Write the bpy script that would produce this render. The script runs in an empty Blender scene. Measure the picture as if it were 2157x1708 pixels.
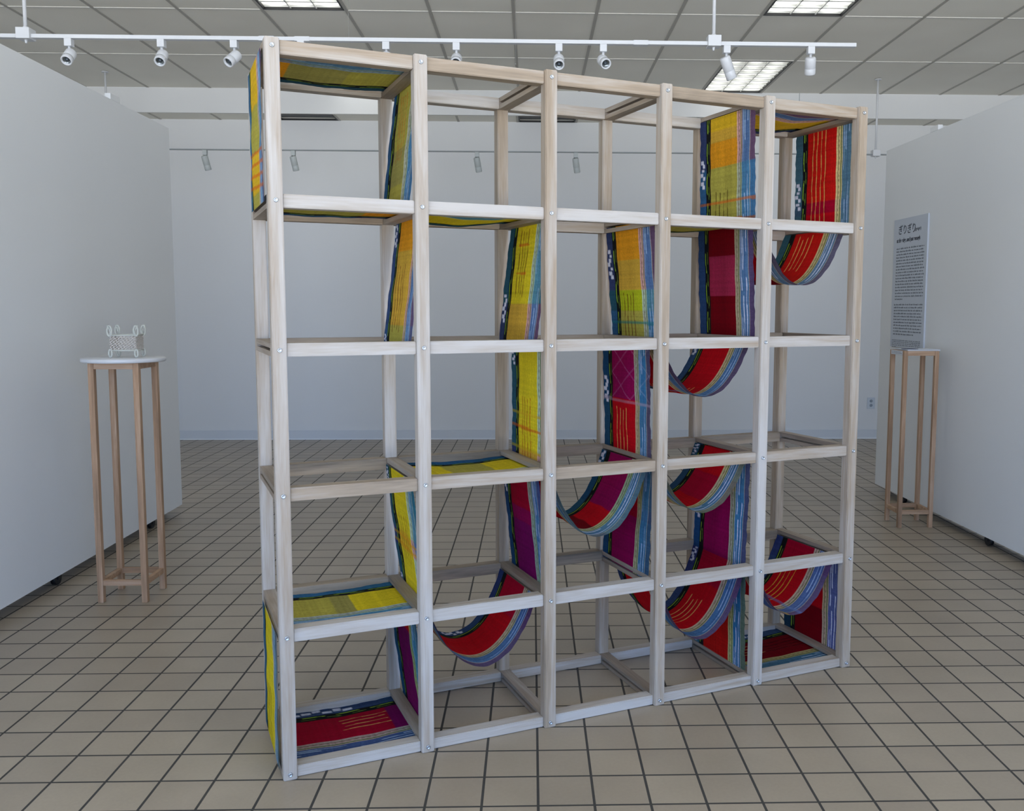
import bpy, bmesh, math, random
import numpy as np
from mathutils import Vector, Matrix
random.seed(7)
scn = bpy.context.scene
COL = scn.collection
# ------------------------------------------------------------------ camera
CAM = Vector((1.4313, -2.6140, 1.4150))
cam = bpy.data.cameras.new('camera'); camo = bpy.data.objects.new('camera', cam); COL.objects.link(camo)
yaw, pit, rol = -0.028942, -0.091731, 0.002556
cy_, sy_, cp_, sp_ = math.cos(yaw), math.sin(yaw), math.cos(pit), math.sin(pit)
fw = Vector((-sy_*cp_, cy_*cp_, sp_)); r0 = Vector((cy_, sy_, 0)); u0 = r0.cross(fw)
rt = math.cos(rol)*r0 + math.sin(rol)*u0; up = -math.sin(rol)*r0 + math.cos(rol)*u0
M = Matrix((rt, up, -fw)).transposed().to_4x4(); M.translation = CAM
camo.matrix_world = M
F, CX, CY, W, H = 1903.156, 1174.722, 820.658, 2157.0, 1708.0
cam.sensor_fit = 'HORIZONTAL'; cam.sensor_width = 36.0; cam.lens = F/W*36.0
cam.shift_x = (W/2 - CX)/W; cam.shift_y = (CY - H/2)/W
cam.clip_start = .05; cam.clip_end = 100
scn.camera = camo
# ------------------------------------------------------------------ world / colour
scn.view_settings.view_transform = 'Standard'; scn.view_settings.look = 'None'
scn.view_settings.gamma = 1.0; scn.view_settings.use_curve_mapping = False
scn.view_settings.exposure = 0.0
SKY = (1.65, 2.9, 5.6); GROUND = (9.3, 9.6, 10.1)   # daylight beyond the shop windows: blue sky above, brighter unseen ground below, added to lift ceiling and header
TROFFER_S = 1.15
w = bpy.data.worlds.new('daylight'); scn.world = w; w.use_nodes = True
_n = w.node_tree.nodes; _l = w.node_tree.links
_tc = _n.new('ShaderNodeTexCoord'); _sp = _n.new('ShaderNodeSeparateXYZ'); _cr = _n.new('ShaderNodeValToRGB')
_mr = _n.new('ShaderNodeMapRange'); _mr.inputs['From Min'].default_value = -.06; _mr.inputs['From Max'].default_value = .06
_mx = _n.new('ShaderNodeMix'); _mx.data_type = 'RGBA'; _mx.inputs[6].default_value = (*GROUND, 1); _mx.inputs[7].default_value = (*SKY, 1)
_l.new(_tc.outputs['Generated'], _sp.inputs[0]); _l.new(_sp.outputs[2], _mr.inputs[0]); _l.new(_mr.outputs[0], _mx.inputs[0])
_n.remove(_cr); _l.new(_mx.outputs[2], _n['Background'].inputs[0])

# ------------------------------------------------------------------ helpers
def sr(c):
    return tuple(((v/255)/12.92 if v/255 <= .04045 else ((v/255+.055)/1.055)**2.4) for v in c)
def newmat(name):
    m = bpy.data.materials.new(name); m.use_nodes = True
    nt = m.node_tree; return m, nt, nt.nodes['Principled BSDF']
def mat(name, c, rough=.6, metal=0, spec=.5, noise=0, nscale=8, emit=None, es=0, alpha=1):
    m, nt, b = newmat(name)
    b.inputs['Base Color'].default_value = (*sr(c), 1)
    b.inputs['Roughness'].default_value = rough; b.inputs['Metallic'].default_value = metal
    b.inputs['Specular IOR Level'].default_value = spec
    if emit:
        b.inputs['Emission Color'].default_value = (*emit, 1); b.inputs['Emission Strength'].default_value = es
    if noise:
        tc = nt.nodes.new('ShaderNodeTexCoord'); n = nt.nodes.new('ShaderNodeTexNoise'); n.inputs['Scale'].default_value = nscale
        n.inputs['Detail'].default_value = 5
        mp = nt.nodes.new('ShaderNodeMapRange'); mp.inputs['To Min'].default_value = 1-noise; mp.inputs['To Max'].default_value = 1+noise*.6
        mx = nt.nodes.new('ShaderNodeMix'); mx.data_type = 'RGBA'; mx.blend_type = 'MULTIPLY'; mx.inputs[0].default_value = 1
        mx.inputs[6].default_value = (*sr(c), 1)
        nt.links.new(tc.outputs['Object'], n.inputs['Vector']); nt.links.new(n.outputs[0], mp.inputs[0])
        nt.links.new(mp.outputs[0], mx.inputs[7]); nt.links.new(mx.outputs[2], b.inputs['Base Color'])
    return m
def wood(name, axis, light, dark, contrast=1.0):
    m, nt, b = newmat(name); N = nt.nodes; L = nt.links
    tc = N.new('ShaderNodeTexCoord'); oi = N.new('ShaderNodeObjectInfo')
    sc = [26, 26, 26]; sc[axis] = 1.6
    vm = N.new('ShaderNodeVectorMath'); vm.operation = 'MULTIPLY'; vm.inputs[1].default_value = sc
    L.new(tc.outputs['Object'], vm.inputs[0])
    rr = N.new('ShaderNodeMath'); rr.operation = 'MULTIPLY'; rr.inputs[1].default_value = 37.0; L.new(oi.outputs['Random'], rr.inputs[0])
    va = N.new('ShaderNodeVectorMath'); va.operation = 'ADD'; L.new(vm.outputs[0], va.inputs[0]); L.new(rr.outputs[0], va.inputs[1])
    n1 = N.new('ShaderNodeTexNoise'); n1.inputs['Scale'].default_value = 1.0; n1.inputs['Detail'].default_value = 6; n1.inputs['Roughness'].default_value = .55; n1.inputs['Distortion'].default_value = .6
    L.new(va.outputs[0], n1.inputs['Vector'])
    wv = N.new('ShaderNodeTexNoise'); wv.inputs['Scale'].default_value = 6.0; wv.inputs['Detail'].default_value = 3
    L.new(va.outputs[0], wv.inputs['Vector'])
    ad = N.new('ShaderNodeMath'); ad.operation = 'MULTIPLY_ADD'; ad.inputs[1].default_value = .35; L.new(wv.outputs[0], ad.inputs[0]); L.new(n1.outputs[0], ad.inputs[2])
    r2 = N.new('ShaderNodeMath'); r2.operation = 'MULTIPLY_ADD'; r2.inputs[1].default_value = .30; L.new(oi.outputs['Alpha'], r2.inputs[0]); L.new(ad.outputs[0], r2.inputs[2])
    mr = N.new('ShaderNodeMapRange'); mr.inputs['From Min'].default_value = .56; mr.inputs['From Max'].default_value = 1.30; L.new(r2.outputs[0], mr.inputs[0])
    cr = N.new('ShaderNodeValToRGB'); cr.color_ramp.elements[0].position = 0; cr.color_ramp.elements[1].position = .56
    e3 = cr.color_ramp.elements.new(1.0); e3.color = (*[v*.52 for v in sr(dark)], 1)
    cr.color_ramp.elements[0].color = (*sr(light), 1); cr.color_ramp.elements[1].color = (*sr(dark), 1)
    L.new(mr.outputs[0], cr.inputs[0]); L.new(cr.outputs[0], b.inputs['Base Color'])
    b.inputs['Roughness'].default_value = .55; b.inputs['Specular IOR Level'].default_value = .3
    bp = N.new('ShaderNodeBump'); bp.inputs['Strength'].default_value = .12; bp.inputs['Distance'].default_value = .002
    L.new(n1.outputs[0], bp.inputs['Height']); L.new(bp.outputs[0], b.inputs['Normal'])
    return m
def box(bm, x0, x1, y0, y1, z0, z1, mi=0):
    v = [bm.verts.new(p) for p in ((x0,y0,z0),(x1,y0,z0),(x1,y1,z0),(x0,y1,z0),(x0,y0,z1),(x1,y0,z1),(x1,y1,z1),(x0,y1,z1))]
    fs = [bm.faces.new([v[i] for i in q]) for q in ((0,3,2,1),(4,5,6,7),(0,1,5,4),(1,2,6,5),(2,3,7,6),(3,0,4,7))]
    for f in fs: f.material_index = mi
    return v
def cyl(bm, p0, p1, r0, r1=None, n=20, mi=0, cap=True):
    r1 = r0 if r1 is None else r1
    p0, p1 = Vector(p0), Vector(p1); ax = (p1-p0).normalized()
    a = ax.orthogonal().normalized(); b = ax.cross(a)
    A = [bm.verts.new(p0+r0*(math.cos(t)*a+math.sin(t)*b)) for t in [2*math.pi*i/n for i in range(n)]]
    B = [bm.verts.new(p1+r1*(math.cos(t)*a+math.sin(t)*b)) for t in [2*math.pi*i/n for i in range(n)]]
    for i in range(n):
        f = bm.faces.new((A[i], A[(i+1) % n], B[(i+1) % n], B[i])); f.smooth = True; f.material_index = mi
    if cap:
        f = bm.faces.new(A[::-1]); f.material_index = mi
        f = bm.faces.new(B); f.material_index = mi
def lathe(bm, prof, p0, ax, n=24, mi=0):
    """prof: list of (r, h) along axis from p0"""
    p0 = Vector(p0); ax = Vector(ax).normalized(); a = ax.orthogonal().normalized(); b = ax.cross(a)
    rings = []
    for r, h in prof:
        rings.append([bm.verts.new(p0+ax*h+max(r, 1e-5)*(math.cos(t)*a+math.sin(t)*b)) for t in [2*math.pi*i/n for i in range(n)]])
    for A, B in zip(rings, rings[1:]):
        for i in range(n):
            f = bm.faces.new((A[i], A[(i+1) % n], B[(i+1) % n], B[i])); f.smooth = True; f.material_index = mi
def tube(bm, pts, r, n=6, closed=False):
    pts = [Vector(p) for p in pts]; rings = []
    m = len(pts)
    for i, p in enumerate(pts):
        t = (pts[(i+1) % m]-pts[i-1]) if closed else (pts[min(i+1, m-1)]-pts[max(i-1, 0)])
        t.normalize(); a = t.cross(Vector((0.13, .21, 1)));
        if a.length < .05: a = t.cross(Vector((1, 0, 0)))
        a.normalize(); b = t.cross(a)
        rings.append([bm.verts.new(p+r*(math.cos(k)*a+math.sin(k)*b)) for k in [2*math.pi*j/n for j in range(n)]])
    R = range(m) if closed else range(m-1)
    for i in R:
        A, B = rings[i], rings[(i+1) % m]
        for j in range(n):
            f = bm.faces.new((A[j], A[(j+1) % n], B[(j+1) % n], B[j])); f.smooth = True
def obj(name, bm, mats, parent=None, loc=None, bevel=0, seg=2):
    if bevel:
        bmesh.ops.remove_doubles(bm, verts=bm.verts, dist=1e-6)
        bmesh.ops.bevel(bm, geom=list(bm.edges), offset=bevel, segments=seg, affect='EDGES', profile=.6)
    bmesh.ops.recalc_face_normals(bm, faces=bm.faces)
    me = bpy.data.meshes.new(name); bm.to_mesh(me); bm.free()
    for m in (mats if isinstance(mats, (list, tuple)) else [mats]): me.materials.append(m)
    o = bpy.data.objects.new(name, me); COL.objects.link(o)
    if parent: o.parent = parent
    if loc: o.location = loc
    return o
def B(): return bmesh.new()
def tag(o, label, cat, group=None, kind=None):
    o['label'] = label; o['category'] = cat
    if group: o['group'] = group
    if kind: o['kind'] = kind
    return o
def empty(name, loc, label=None, cat=None, group=None, rz=0):
    o = bpy.data.objects.new(name, None); COL.objects.link(o); o.location = loc; o.rotation_euler = (0, 0, rz)
    o.empty_display_size = .1
    if label: tag(o, label, cat, group)
    return o
def struct(name, bm, m, bevel=0):
    o = obj(name, bm, m, bevel=bevel); o['kind'] = 'structure'; return o

# ------------------------------------------------------------------ materials
wallm = mat('white_wall_paint', (220, 221, 220), .75, spec=.25, noise=.02, nscale=1.3)
panelm = mat('partition_paint', (229, 231, 231), .6, spec=.3, noise=.02, nscale=1.1)
basem = mat('baseboard_vinyl', (205, 209, 212), .5)
stripm = mat('white_caulk', (225, 228, 230), .5)
whitem = mat('white_metal', (212, 214, 216), .35)
greym = mat('brushed_lens_metal', (120, 125, 126), .25, metal=.8)
lensm = mat('dark_lens', (70, 78, 84), .12, metal=.2)
blackm = mat('black_rubber', (22, 24, 27), .5)
blkframe = mat('black_troffer_edge', (18, 18, 18), .5)
zinc = mat('zinc_bolt', (190, 195, 200), .28, metal=.9)
darkm = mat('dark_recess', (30, 30, 32), .6)
wz = wood('pale_poplar_upright', 2, (187, 181, 173), (160, 143, 122))
wx = wood('pale_poplar_rail', 0, (187, 181, 173), (160, 143, 122))
wy = wood('pale_poplar_cross', 1, (180, 171, 160), (148, 133, 116))
oakz = wood('pedestal_oak_leg', 2, (218, 194, 170), (178, 144, 114))
oakx = wood('pedestal_oak_rail', 0, (218, 194, 170), (178, 144, 114))

TILE = .1611
def floor_mat():
    m, nt, b = newmat('quarry_tile'); N = nt.nodes; L = nt.links
    tc = N.new('ShaderNodeTexCoord'); br = N.new('ShaderNodeTexBrick')
    br.offset = 0; br.squash = 1; br.inputs['Scale'].default_value = 1
    br.inputs['Brick Width'].default_value = TILE; br.inputs['Row Height'].default_value = TILE
    br.inputs['Mortar Size'].default_value = .0042; br.inputs['Mortar Smooth'].default_value = .15
    br.inputs['Bias'].default_value = 0
    br.inputs['Color1'].default_value = (*sr((165, 152, 132)), 1); br.inputs['Color2'].default_value = (*sr((155, 142, 124)), 1)
    br.inputs['Mortar'].default_value = (*sr((62, 60, 56)), 1)
    L.new(tc.outputs['Object'], br.inputs['Vector'])
    n = N.new('ShaderNodeTexNoise'); n.inputs['Scale'].default_value = 3.2; n.inputs['Detail'].default_value = 6; L.new(tc.outputs['Object'], n.inputs['Vector'])
    n2 = N.new('ShaderNodeTexNoise'); n2.inputs['Scale'].default_value = 90; n2.inputs['Detail'].default_value = 2; L.new(tc.outputs['Object'], n2.inputs['Vector'])
    ad = N.new('ShaderNodeMath'); ad.operation = 'MULTIPLY_ADD'; ad.inputs[1].default_value = .35; L.new(n2.outputs[0], ad.inputs[0]); L.new(n.outputs[0], ad.inputs[2])
    mp = N.new('ShaderNodeMapRange'); mp.inputs['From Min'].default_value = .35; mp.inputs['From Max'].default_value = 1; mp.inputs['To Min'].default_value = .86; mp.inputs['To Max'].default_value = 1.1
    L.new(ad.outputs[0], mp.inputs[0])
    mx = N.new('ShaderNodeMix'); mx.data_type = 'RGBA'; mx.blend_type = 'MULTIPLY'; mx.inputs[0].default_value = 1
    L.new(br.outputs['Color'], mx.inputs[6]); L.new(mp.outputs[0], mx.inputs[7]); L.new(mx.outputs[2], b.inputs['Base Color'])
    rg = N.new('ShaderNodeMapRange'); rg.inputs['To Min'].default_value = .34; rg.inputs['To Max'].default_value = .8
    L.new(br.outputs['Fac'], rg.inputs[0]); L.new(rg.outputs[0], b.inputs['Roughness'])
    b.inputs['Specular IOR Level'].default_value = .42
    inv = N.new('ShaderNodeMath'); inv.operation = 'SUBTRACT'; inv.inputs[0].default_value = 1; L.new(br.outputs['Fac'], inv.inputs[1])
    bp = N.new('ShaderNodeBump'); bp.inputs['Strength'].default_value = .5; bp.inputs['Distance'].default_value = .002
    L.new(inv.outputs[0], bp.inputs['Height']); L.new(bp.outputs[0], b.inputs['Normal'])
    return m
def ceil_mat():
    m, nt, b = newmat('acoustic_tile'); N = nt.nodes; L = nt.links
    tc = N.new('ShaderNodeTexCoord'); n = N.new('ShaderNodeTexNoise'); n.inputs['Scale'].default_value = 220; n.inputs['Detail'].default_value = 2
    L.new(tc.outputs['Object'], n.inputs['Vector'])
    n3 = N.new('ShaderNodeTexNoise'); n3.inputs['Scale'].default_value = 1.1; L.new(tc.outputs['Object'], n3.inputs['Vector'])
    ad = N.new('ShaderNodeMath'); ad.operation = 'MULTIPLY_ADD'; ad.inputs[1].default_value = .5; L.new(n.outputs[0], ad.inputs[0]); L.new(n3.outputs[0], ad.inputs[2])
    cr = N.new('ShaderNodeValToRGB'); cr.color_ramp.elements[0].position = .4; cr.color_ramp.elements[1].position = 1.0
    cr.color_ramp.elements[0].color = (*sr((232, 229, 218)), 1); cr.color_ramp.elements[1].color = (*sr((246, 244, 234)), 1)
    L.new(ad.outputs[0], cr.inputs[0]); L.new(cr.outputs[0], b.inputs['Base Color'])
    b.inputs['Roughness'].default_value = .9; b.inputs['Specular IOR Level'].default_value = .1
    return m
floorm, ceilm = floor_mat(), ceil_mat()
teem = mat('grey_ceiling_tee', (176, 173, 164), .6)
tee2 = mat('white_ceiling_tee', (228, 226, 218), .5)

# ------------------------------------------------------------------ room
X0, X1, Y0, Y1 = -5.2, 8.2, -5.6, 6.984
HC, HC2, YS = 3.564, 3.321, 6.663
b = B(); box(b, X0-.2, X1+.2, Y0-.2, Y1+.2, -.12, 0); struct('floor', b, floorm)
def slab(name, x0, x1, y0, y1, z, holes):
    b = B(); xs = sorted({x0, x1} | {v for h in holes for v in h[:2]}); ys = sorted({y0, y1} | {v for h in holes for v in h[2:]})
    for i in range(len(xs)-1):
        for j in range(len(ys)-1):
            cx, cy = (xs[i]+xs[i+1])/2, (ys[j]+ys[j+1])/2
            if not any(h[0] < cx < h[1] and h[2] < cy < h[3] for h in holes): box(b, xs[i], xs[i+1], ys[j], ys[j+1], z, z+.06)
    box(b, x0, x1, y0, y1, z+.06, z+.12)
    return struct(name, b, ceilm)
CXG = 1.2992
TROFF = [(CXG-.6096*3+.6096*6*i, y, (1.19 if j == 0 else 1.2185)) for i in (-1, 0, 1, 2) for j, y in enumerate((5.4705, 4.252-1.2185, 4.252-3*1.2185, 4.252-5*1.2185))]
TROFF = [q for q in TROFF if X0 < q[0] < X1-.7]
TROFF2 = [(-1.154, YS+.02, .3), (1.285, YS+.02, .3)]
hole = lambda q: (q[0]+.012, q[0]+.5976, q[1]+.011, q[1]+q[2]-.011)
slab('ceiling', X0-.2, X1+.2, Y0-.2, YS, HC, [hole(q) for q in TROFF])
slab('ceiling_rear', X0, X1, YS+.02, Y1, HC2, [hole(q) for q in TROFF2])
b = B(); box(b, X0, X1, YS, YS+.02, HC2, HC+.1); o = struct('wall_header', b, wallm)
b = B(); box(b, X0-.2, X1+.2, Y1, Y1+.15, 0, HC+.1); struct('wall_back', b, wallm)
b = B(); box(b, X0-.2, X0, Y0, Y1, 0, HC+.1); struct('wall_left', b, wallm)
b = B(); box(b, X1, X1+.2, Y0, Y1, 0, HC+.1); struct('wall_right', b, wallm)
b = B(); box(b, X0, X1, Y1-.012, Y1, 0.014, .1); struct('baseboard_back', b, basem, bevel=.002)
b = B(); box(b, X0, X1, Y1-.02, Y1, 0, .014); struct('trim_1', b, stripm)
# faint vertical seam wire on the header, right side
b = B(); box(b, 4.13, 4.136, YS-.006, YS, HC2, HC); struct('trim_2', b, mat('grey_seam_bead', (176, 180, 182), .7))
# ceiling tees: long ones run away from the camera, short ones across
CXG = 1.2992
b = B()
for i in range(-11, 12):
    x = CXG+.6096*i
    if X0 < x < X1: box(b, x-.012, x+.012, Y0, YS, HC-.004, HC+.01)
struct('trim_3', b, teem)
b = B()
for j in range(-8, 2):
    y = 4.252+1.2185*j+1.2185*0
    box(b, X0, X1, y-.011, y+.011, HC-.0035, HC+.01)
struct('trim_4', b, tee2)
b = B()
for i in range(-9, 12):
    x = .675+.6096*i
    if X0 < x < X1: box(b, x-.011, x+.011, YS+.02, Y1, HC2-.004, HC2+.01)
struct('trim_5', b, teem)
# front wall with shop windows behind the camera (the room's daylight)
WIN = [(-4.6, -1.5), (-1.1, 2.3), (2.7, 7.7)]
WZ0, WZ1 = .12, 3.45
b = B()
xs = [X0] + [v for p in WIN for v in p] + [X1]
for i in range(0, len(xs), 2): box(b, xs[i], xs[i+1], Y0-.2, Y0, 0, HC+.1)
for a, c in WIN: box(b, a, c, Y0-.2, Y0, 0, WZ0); box(b, a, c, Y0-.2, Y0, WZ1, HC+.1)
struct('wall_front', b, wallm)
alu = mat('window_aluminium', (120, 124, 128), .35, metal=.7)
pane, nt, pb = newmat('clear_pane')
tr = nt.nodes.new('ShaderNodeBsdfTransparent'); gl = nt.nodes.new('ShaderNodeBsdfGlossy'); gl.inputs['Roughness'].default_value = .02
ms = nt.nodes.new('ShaderNodeMixShader'); ms.inputs[0].default_value = .06
nt.links.new(tr.outputs[0], ms.inputs[1]); nt.links.new(gl.outputs[0], ms.inputs[2]); nt.links.new(ms.outputs[0], nt.nodes['Material Output'].inputs[0])
for k, (a, c) in enumerate(WIN):
    b = B(); n = max(2, round((c-a)/1.6))
    for i in range(n+1):
        x = a+(c-a)*i/n; box(b, max(a, x-.025), min(c, x+.025), Y0-.12, Y0-.06, WZ0, WZ1)
    for z in (WZ0, WZ1-.05): box(b, a, c, Y0-.12, Y0-.06, z, z+.05)
    fo = struct('window_%d' % (k+1), b, alu)
    b = B(); box(b, a, c, Y0-.094, Y0-.088, WZ0, WZ1); p = obj('pane', b, pane, fo)
    ld = bpy.data.lights.new('window_portal', 'AREA'); ld.shape = 'RECTANGLE'; ld.size = c-a; ld.size_y = WZ1-WZ0
    ld.cycles.is_portal = True
    lo = bpy.data.objects.new('window_portal', ld); COL.objects.link(lo); lo.location = ((a+c)/2, Y0-.14, (WZ0+WZ1)/2); lo.rotation_euler = (math.radians(90), 0, 0)

# ------------------------------------------------------------------ troffers
emitm, nt, eb = newmat('fluorescent_diffuser')
eb.inputs['Base Color'].default_value = (.8, .8, .8, 1)
# three tubes seen through the lens: brightness swells and falls within each cell
tc = nt.nodes.new('ShaderNodeTexCoord'); sx_ = nt.nodes.new('ShaderNodeSeparateXYZ'); nt.links.new(tc.outputs['Object'], sx_.inputs[0])
def _sin(out, k_, ph):
    a_ = nt.nodes.new('ShaderNodeMath'); a_.operation = 'MULTIPLY_ADD'; a_.inputs[1].default_value = k_; a_.inputs[2].default_value = ph; nt.links.new(out, a_.inputs[0])
    b_ = nt.nodes.new('ShaderNodeMath'); b_.operation = 'SINE'; nt.links.new(a_.outputs[0], b_.inputs[0]); return b_
s1 = _sin(sx_.outputs[1], 2*math.pi/.1492, -math.pi/2); s2_ = _sin(sx_.outputs[0], 2*math.pi/.19, math.pi/2)
nz = nt.nodes.new('ShaderNodeTexNoise'); nz.inputs['Scale'].default_value = 7; nt.links.new(tc.outputs['Object'], nz.inputs['Vector'])
m1_ = nt.nodes.new('ShaderNodeMath'); m1_.operation = 'MULTIPLY_ADD'; m1_.inputs[1].default_value = .5; nt.links.new(s1.outputs[0], m1_.inputs[0])
m2_ = nt.nodes.new('ShaderNodeMath'); m2_.operation = 'MULTIPLY_ADD'; m2_.inputs[1].default_value = .28; nt.links.new(s2_.outputs[0], m2_.inputs[0]); nt.links.new(nz.outputs[0], m2_.inputs[2])
nt.links.new(m2_.outputs[0], m1_.inputs[2])
mp = nt.nodes.new('ShaderNodeMapRange'); mp.inputs['From Min'].default_value = -.15; mp.inputs['From Max'].default_value = 1.15
mp.inputs['To Min'].default_value = TROFFER_S*.28; mp.inputs['To Max'].default_value = TROFFER_S*1.7
nt.links.new(m1_.outputs[0], mp.inputs[0]); nt.links.new(mp.outputs[0], eb.inputs['Emission Strength'])
eb.inputs['Emission Color'].default_value = (1.0, 1.0, .95, 1)
louvm = mat('louver_white', (225, 226, 220), .35)
louvd = mat('louver_unlit_grey', (120, 124, 124), .5)
offm = mat('unlit_diffuser', (96, 98, 99), .5)
def troffer(x, y, z, ln, label, lit=True, group='recessed ceiling light panels'):
    """x,y = near left corner; 2 ft wide, ln deep"""
    t = empty('ceiling_light_panel', (x+.3048, y+ln/2, z), label, 'ceiling light', group)
    wd = .6096/2-.012; h = ln/2-.011
    b = B()
    fwid = .013
    for x0, x1, y0, y1 in ((-wd, -wd+fwid, -h, h), (wd-fwid, wd, -h, h), (-wd+fwid, wd-fwid, -h, -h+fwid), (-wd+fwid, wd-fwid, h-fwid, h)):
        box(b, x0, x1, y0, y1, -.005, .012)
    obj('frame', b, blkframe, t)
    wi, hi = wd-fwid, h-fwid
    b = B(); box(b, -wi, wi, -hi, hi, .022, .026); obj('diffuser', b, emitm if lit else offm, t)
    if not lit: return t
    b = B()
    for x0, x1, y0, y1 in ((-wd, -wi, -h, h), (wi, wd, -h, h), (-wi, wi, -h, -hi), (-wi, wi, hi, h)): box(b, x0, x1, y0, y1, .0125, .05)
    obj('housing', b, louvm, t)
    b = B(); nx, ny = 3, max(2, round(ln/.152))
    def vane(x0, y0, x1, y1):      # wedge-shaped baffle: thick at the bottom, thin at the top
        horiz = abs(x1-x0) > abs(y1-y0); bt, tp = (.0085 if horiz else .004), .0015
        vs = []
        for zz, hw in ((.001, bt), (.0215, tp)):
            if horiz: vs += [b.verts.new(p) for p in ((x0, y0-hw, zz), (x1, y0-hw, zz), (x1, y0+hw, zz), (x0, y0+hw, zz))]
            else: vs += [b.verts.new(p) for p in ((x0-hw, y0, zz), (x0+hw, y0, zz), (x0+hw, y1, zz), (x0-hw, y1, zz))]
        for q in ((0,3,2,1),(4,5,6,7),(0,1,5,4),(1,2,6,5),(2,3,7,6),(3,0,4,7)): b.faces.new([vs[i] for i in q])
    for i in range(1, ny): yy = -hi+2*hi*i/ny; vane(-wi, yy, wi, yy)
    for i in range(1, nx): xx = -wi+2*wi*i/nx; vane(xx, -hi, xx, hi)
    obj('louver', b, louvm if lit else louvd, t)
    return t
LBL = {(0, 1): 'lit white louvred ceiling light cut by top edge above left frame posts', (1, 1): 'lit white louvred ceiling light cut by top edge on the right side',
       (0, 0): 'lit ceiling light by the header hidden behind the frame top left corner', (1, 0): 'lit ceiling light next to the header, seen just above the frame top rail'}
for x, y, ln in TROFF:
    i = {CXG-.6096*3: 0, CXG+.6096*3: 1}.get(x, 2); j = 0 if y > 5 else 1
    if i < 2 and y > 3: troffer(x, y, HC, ln, LBL[(i, j)])
    elif y > 3: troffer(x, y, HC, ln, 'lit ceiling light far out to the side, beyond the movable wall panels', group='ceiling lights off to the sides')
    else: troffer(x, y, HC, ln, 'lit ceiling light overhead nearer than the track, out of view', group='ceiling lights overhead')
for x, lb in ((-1.154, 'dark unlit ceiling panel behind header, left one'), (1.285, 'dark unlit ceiling panel behind header, right one')):
    troffer(x, YS+.02, HC2, .3, lb, lit=False)

# ------------------------------------------------------------------ the lattice frame
S = .42435; PW = .0406; D = .436; RH = .039
ZL = [2.13697, 1.71251, 1.28805, .86359, .43912, .0186]
TH = .391203
FO = Vector((.7100, -.0060, 0))
frame = empty('lattice_frame', FO, 'tall pale wood grid frame of five by five open bays on the tile floor', 'frame', rz=TH)
RY0, RD = .012, .046      # front rail inset, rail depth
# post
def post_mesh(front):
    b = B(); box(b, -PW/2, PW/2, 0, PW, 0, ZL[0]+.023)
    bmesh.ops.bevel(b, geom=list(b.edges), offset=.0025, segments=2, affect='EDGES')
    bmesh.ops.recalc_face_normals(b, faces=b.faces)
    me = bpy.data.meshes.new('post'); b.to_mesh(me); b.free(); me.materials.append(wz); return me
pm = post_mesh(1)
bb = B(); lathe(bb, [(.0005, -.0035), (.0035, -.0035), (.0045, -.0050), (.0062, -.0042), (.0068, -.0018), (.0068, .0005)], (0, 0, 0), (0, 1, 0), 16)
bmesh.ops.recalc_face_normals(bb, faces=bb.faces)
bm_ = bpy.data.meshes.new('bolt'); bb.to_mesh(bm_); bb.free(); bm_.materials.append(zinc)
for i in range(6):
    for fr in (1, 0):
        p = bpy.data.objects.new('post', pm); COL.objects.link(p); p.parent = frame
        p.location = (i*S, 0 if fr else D, 0)
        p.color = (1, 1, 1, ((.15, .0, .75, .55, .0, .55) if fr else (.1, .2, .8, .6, .9, .9))[i])
        if fr:
            for z in ZL:
                q = bpy.data.objects.new('bolt', bm_); COL.objects.link(q); q.parent = p; q.location = (0, 0, z)
        else:
            for z in ZL:
                q = bpy.data.objects.new('bolt', bm_); COL.objects.link(q); q.parent = p; q.location = (0, PW, z); q.rotation_euler = (0, 0, math.pi)
def rail_mesh(h):
    b = B(); L = S-PW
    box(b, -L/2, L/2, -RD/2, RD/2, -h/2, h/2)
    bmesh.ops.bevel(b, geom=list(b.edges), offset=.0022, segments=2, affect='EDGES')
    bmesh.ops.recalc_face_normals(b, faces=b.faces)
    me = bpy.data.meshes.new('rail'); b.to_mesh(me); b.free(); me.materials.append(wx); return me
rm, rm5 = rail_mesh(RH), rail_mesh(.034)
def cross_mesh(h):
    b = B(); L = D-PW; t = (h-.009)/2; e = .016
    box(b, -PW/2+.0005, PW/2-.0005, -L/2, L/2, -h/2, -h/2+t); box(b, -PW/2+.0005, PW/2-.0005, -L/2, L/2, h/2-t, h/2)
    for s in (-1, 1):
        y0, y1 = sorted((s*(L/2), s*(L/2-e))); box(b, -PW/2+.0005, PW/2-.0005, y0, y1, -h/2+t, h/2-t)
    bmesh.ops.recalc_face_normals(b, faces=b.faces)
    me = bpy.data.meshes.new('slotted_crosspiece'); b.to_mesh(me); b.free(); me.materials.append(wy); return me
cm, cm5 = cross_mesh(RH), cross_mesh(.034)
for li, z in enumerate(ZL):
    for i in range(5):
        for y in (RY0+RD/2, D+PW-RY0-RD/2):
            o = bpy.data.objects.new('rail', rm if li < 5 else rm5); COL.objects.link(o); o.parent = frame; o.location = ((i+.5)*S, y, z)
            o.color = (1, 1, 1, (((.95, 0, .05, .85, 0, 0) if y < .2 else (.25, .9, 1.3, 1.45, 1.45, .3))[li])+.12*math.sin(i*2.3+li))  # back rails toned darker: deeper wood plus shade put into the colour
    for i in range(6):
        o = bpy.data.objects.new('slotted_crosspiece', cm if li < 5 else cm5); COL.objects.link(o); o.parent = frame; o.location = (i*S, (PW+D)/2, z); o.color = (1, 1, 1, .95+.3*math.sin(i*1.7+li*2.9))

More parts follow.
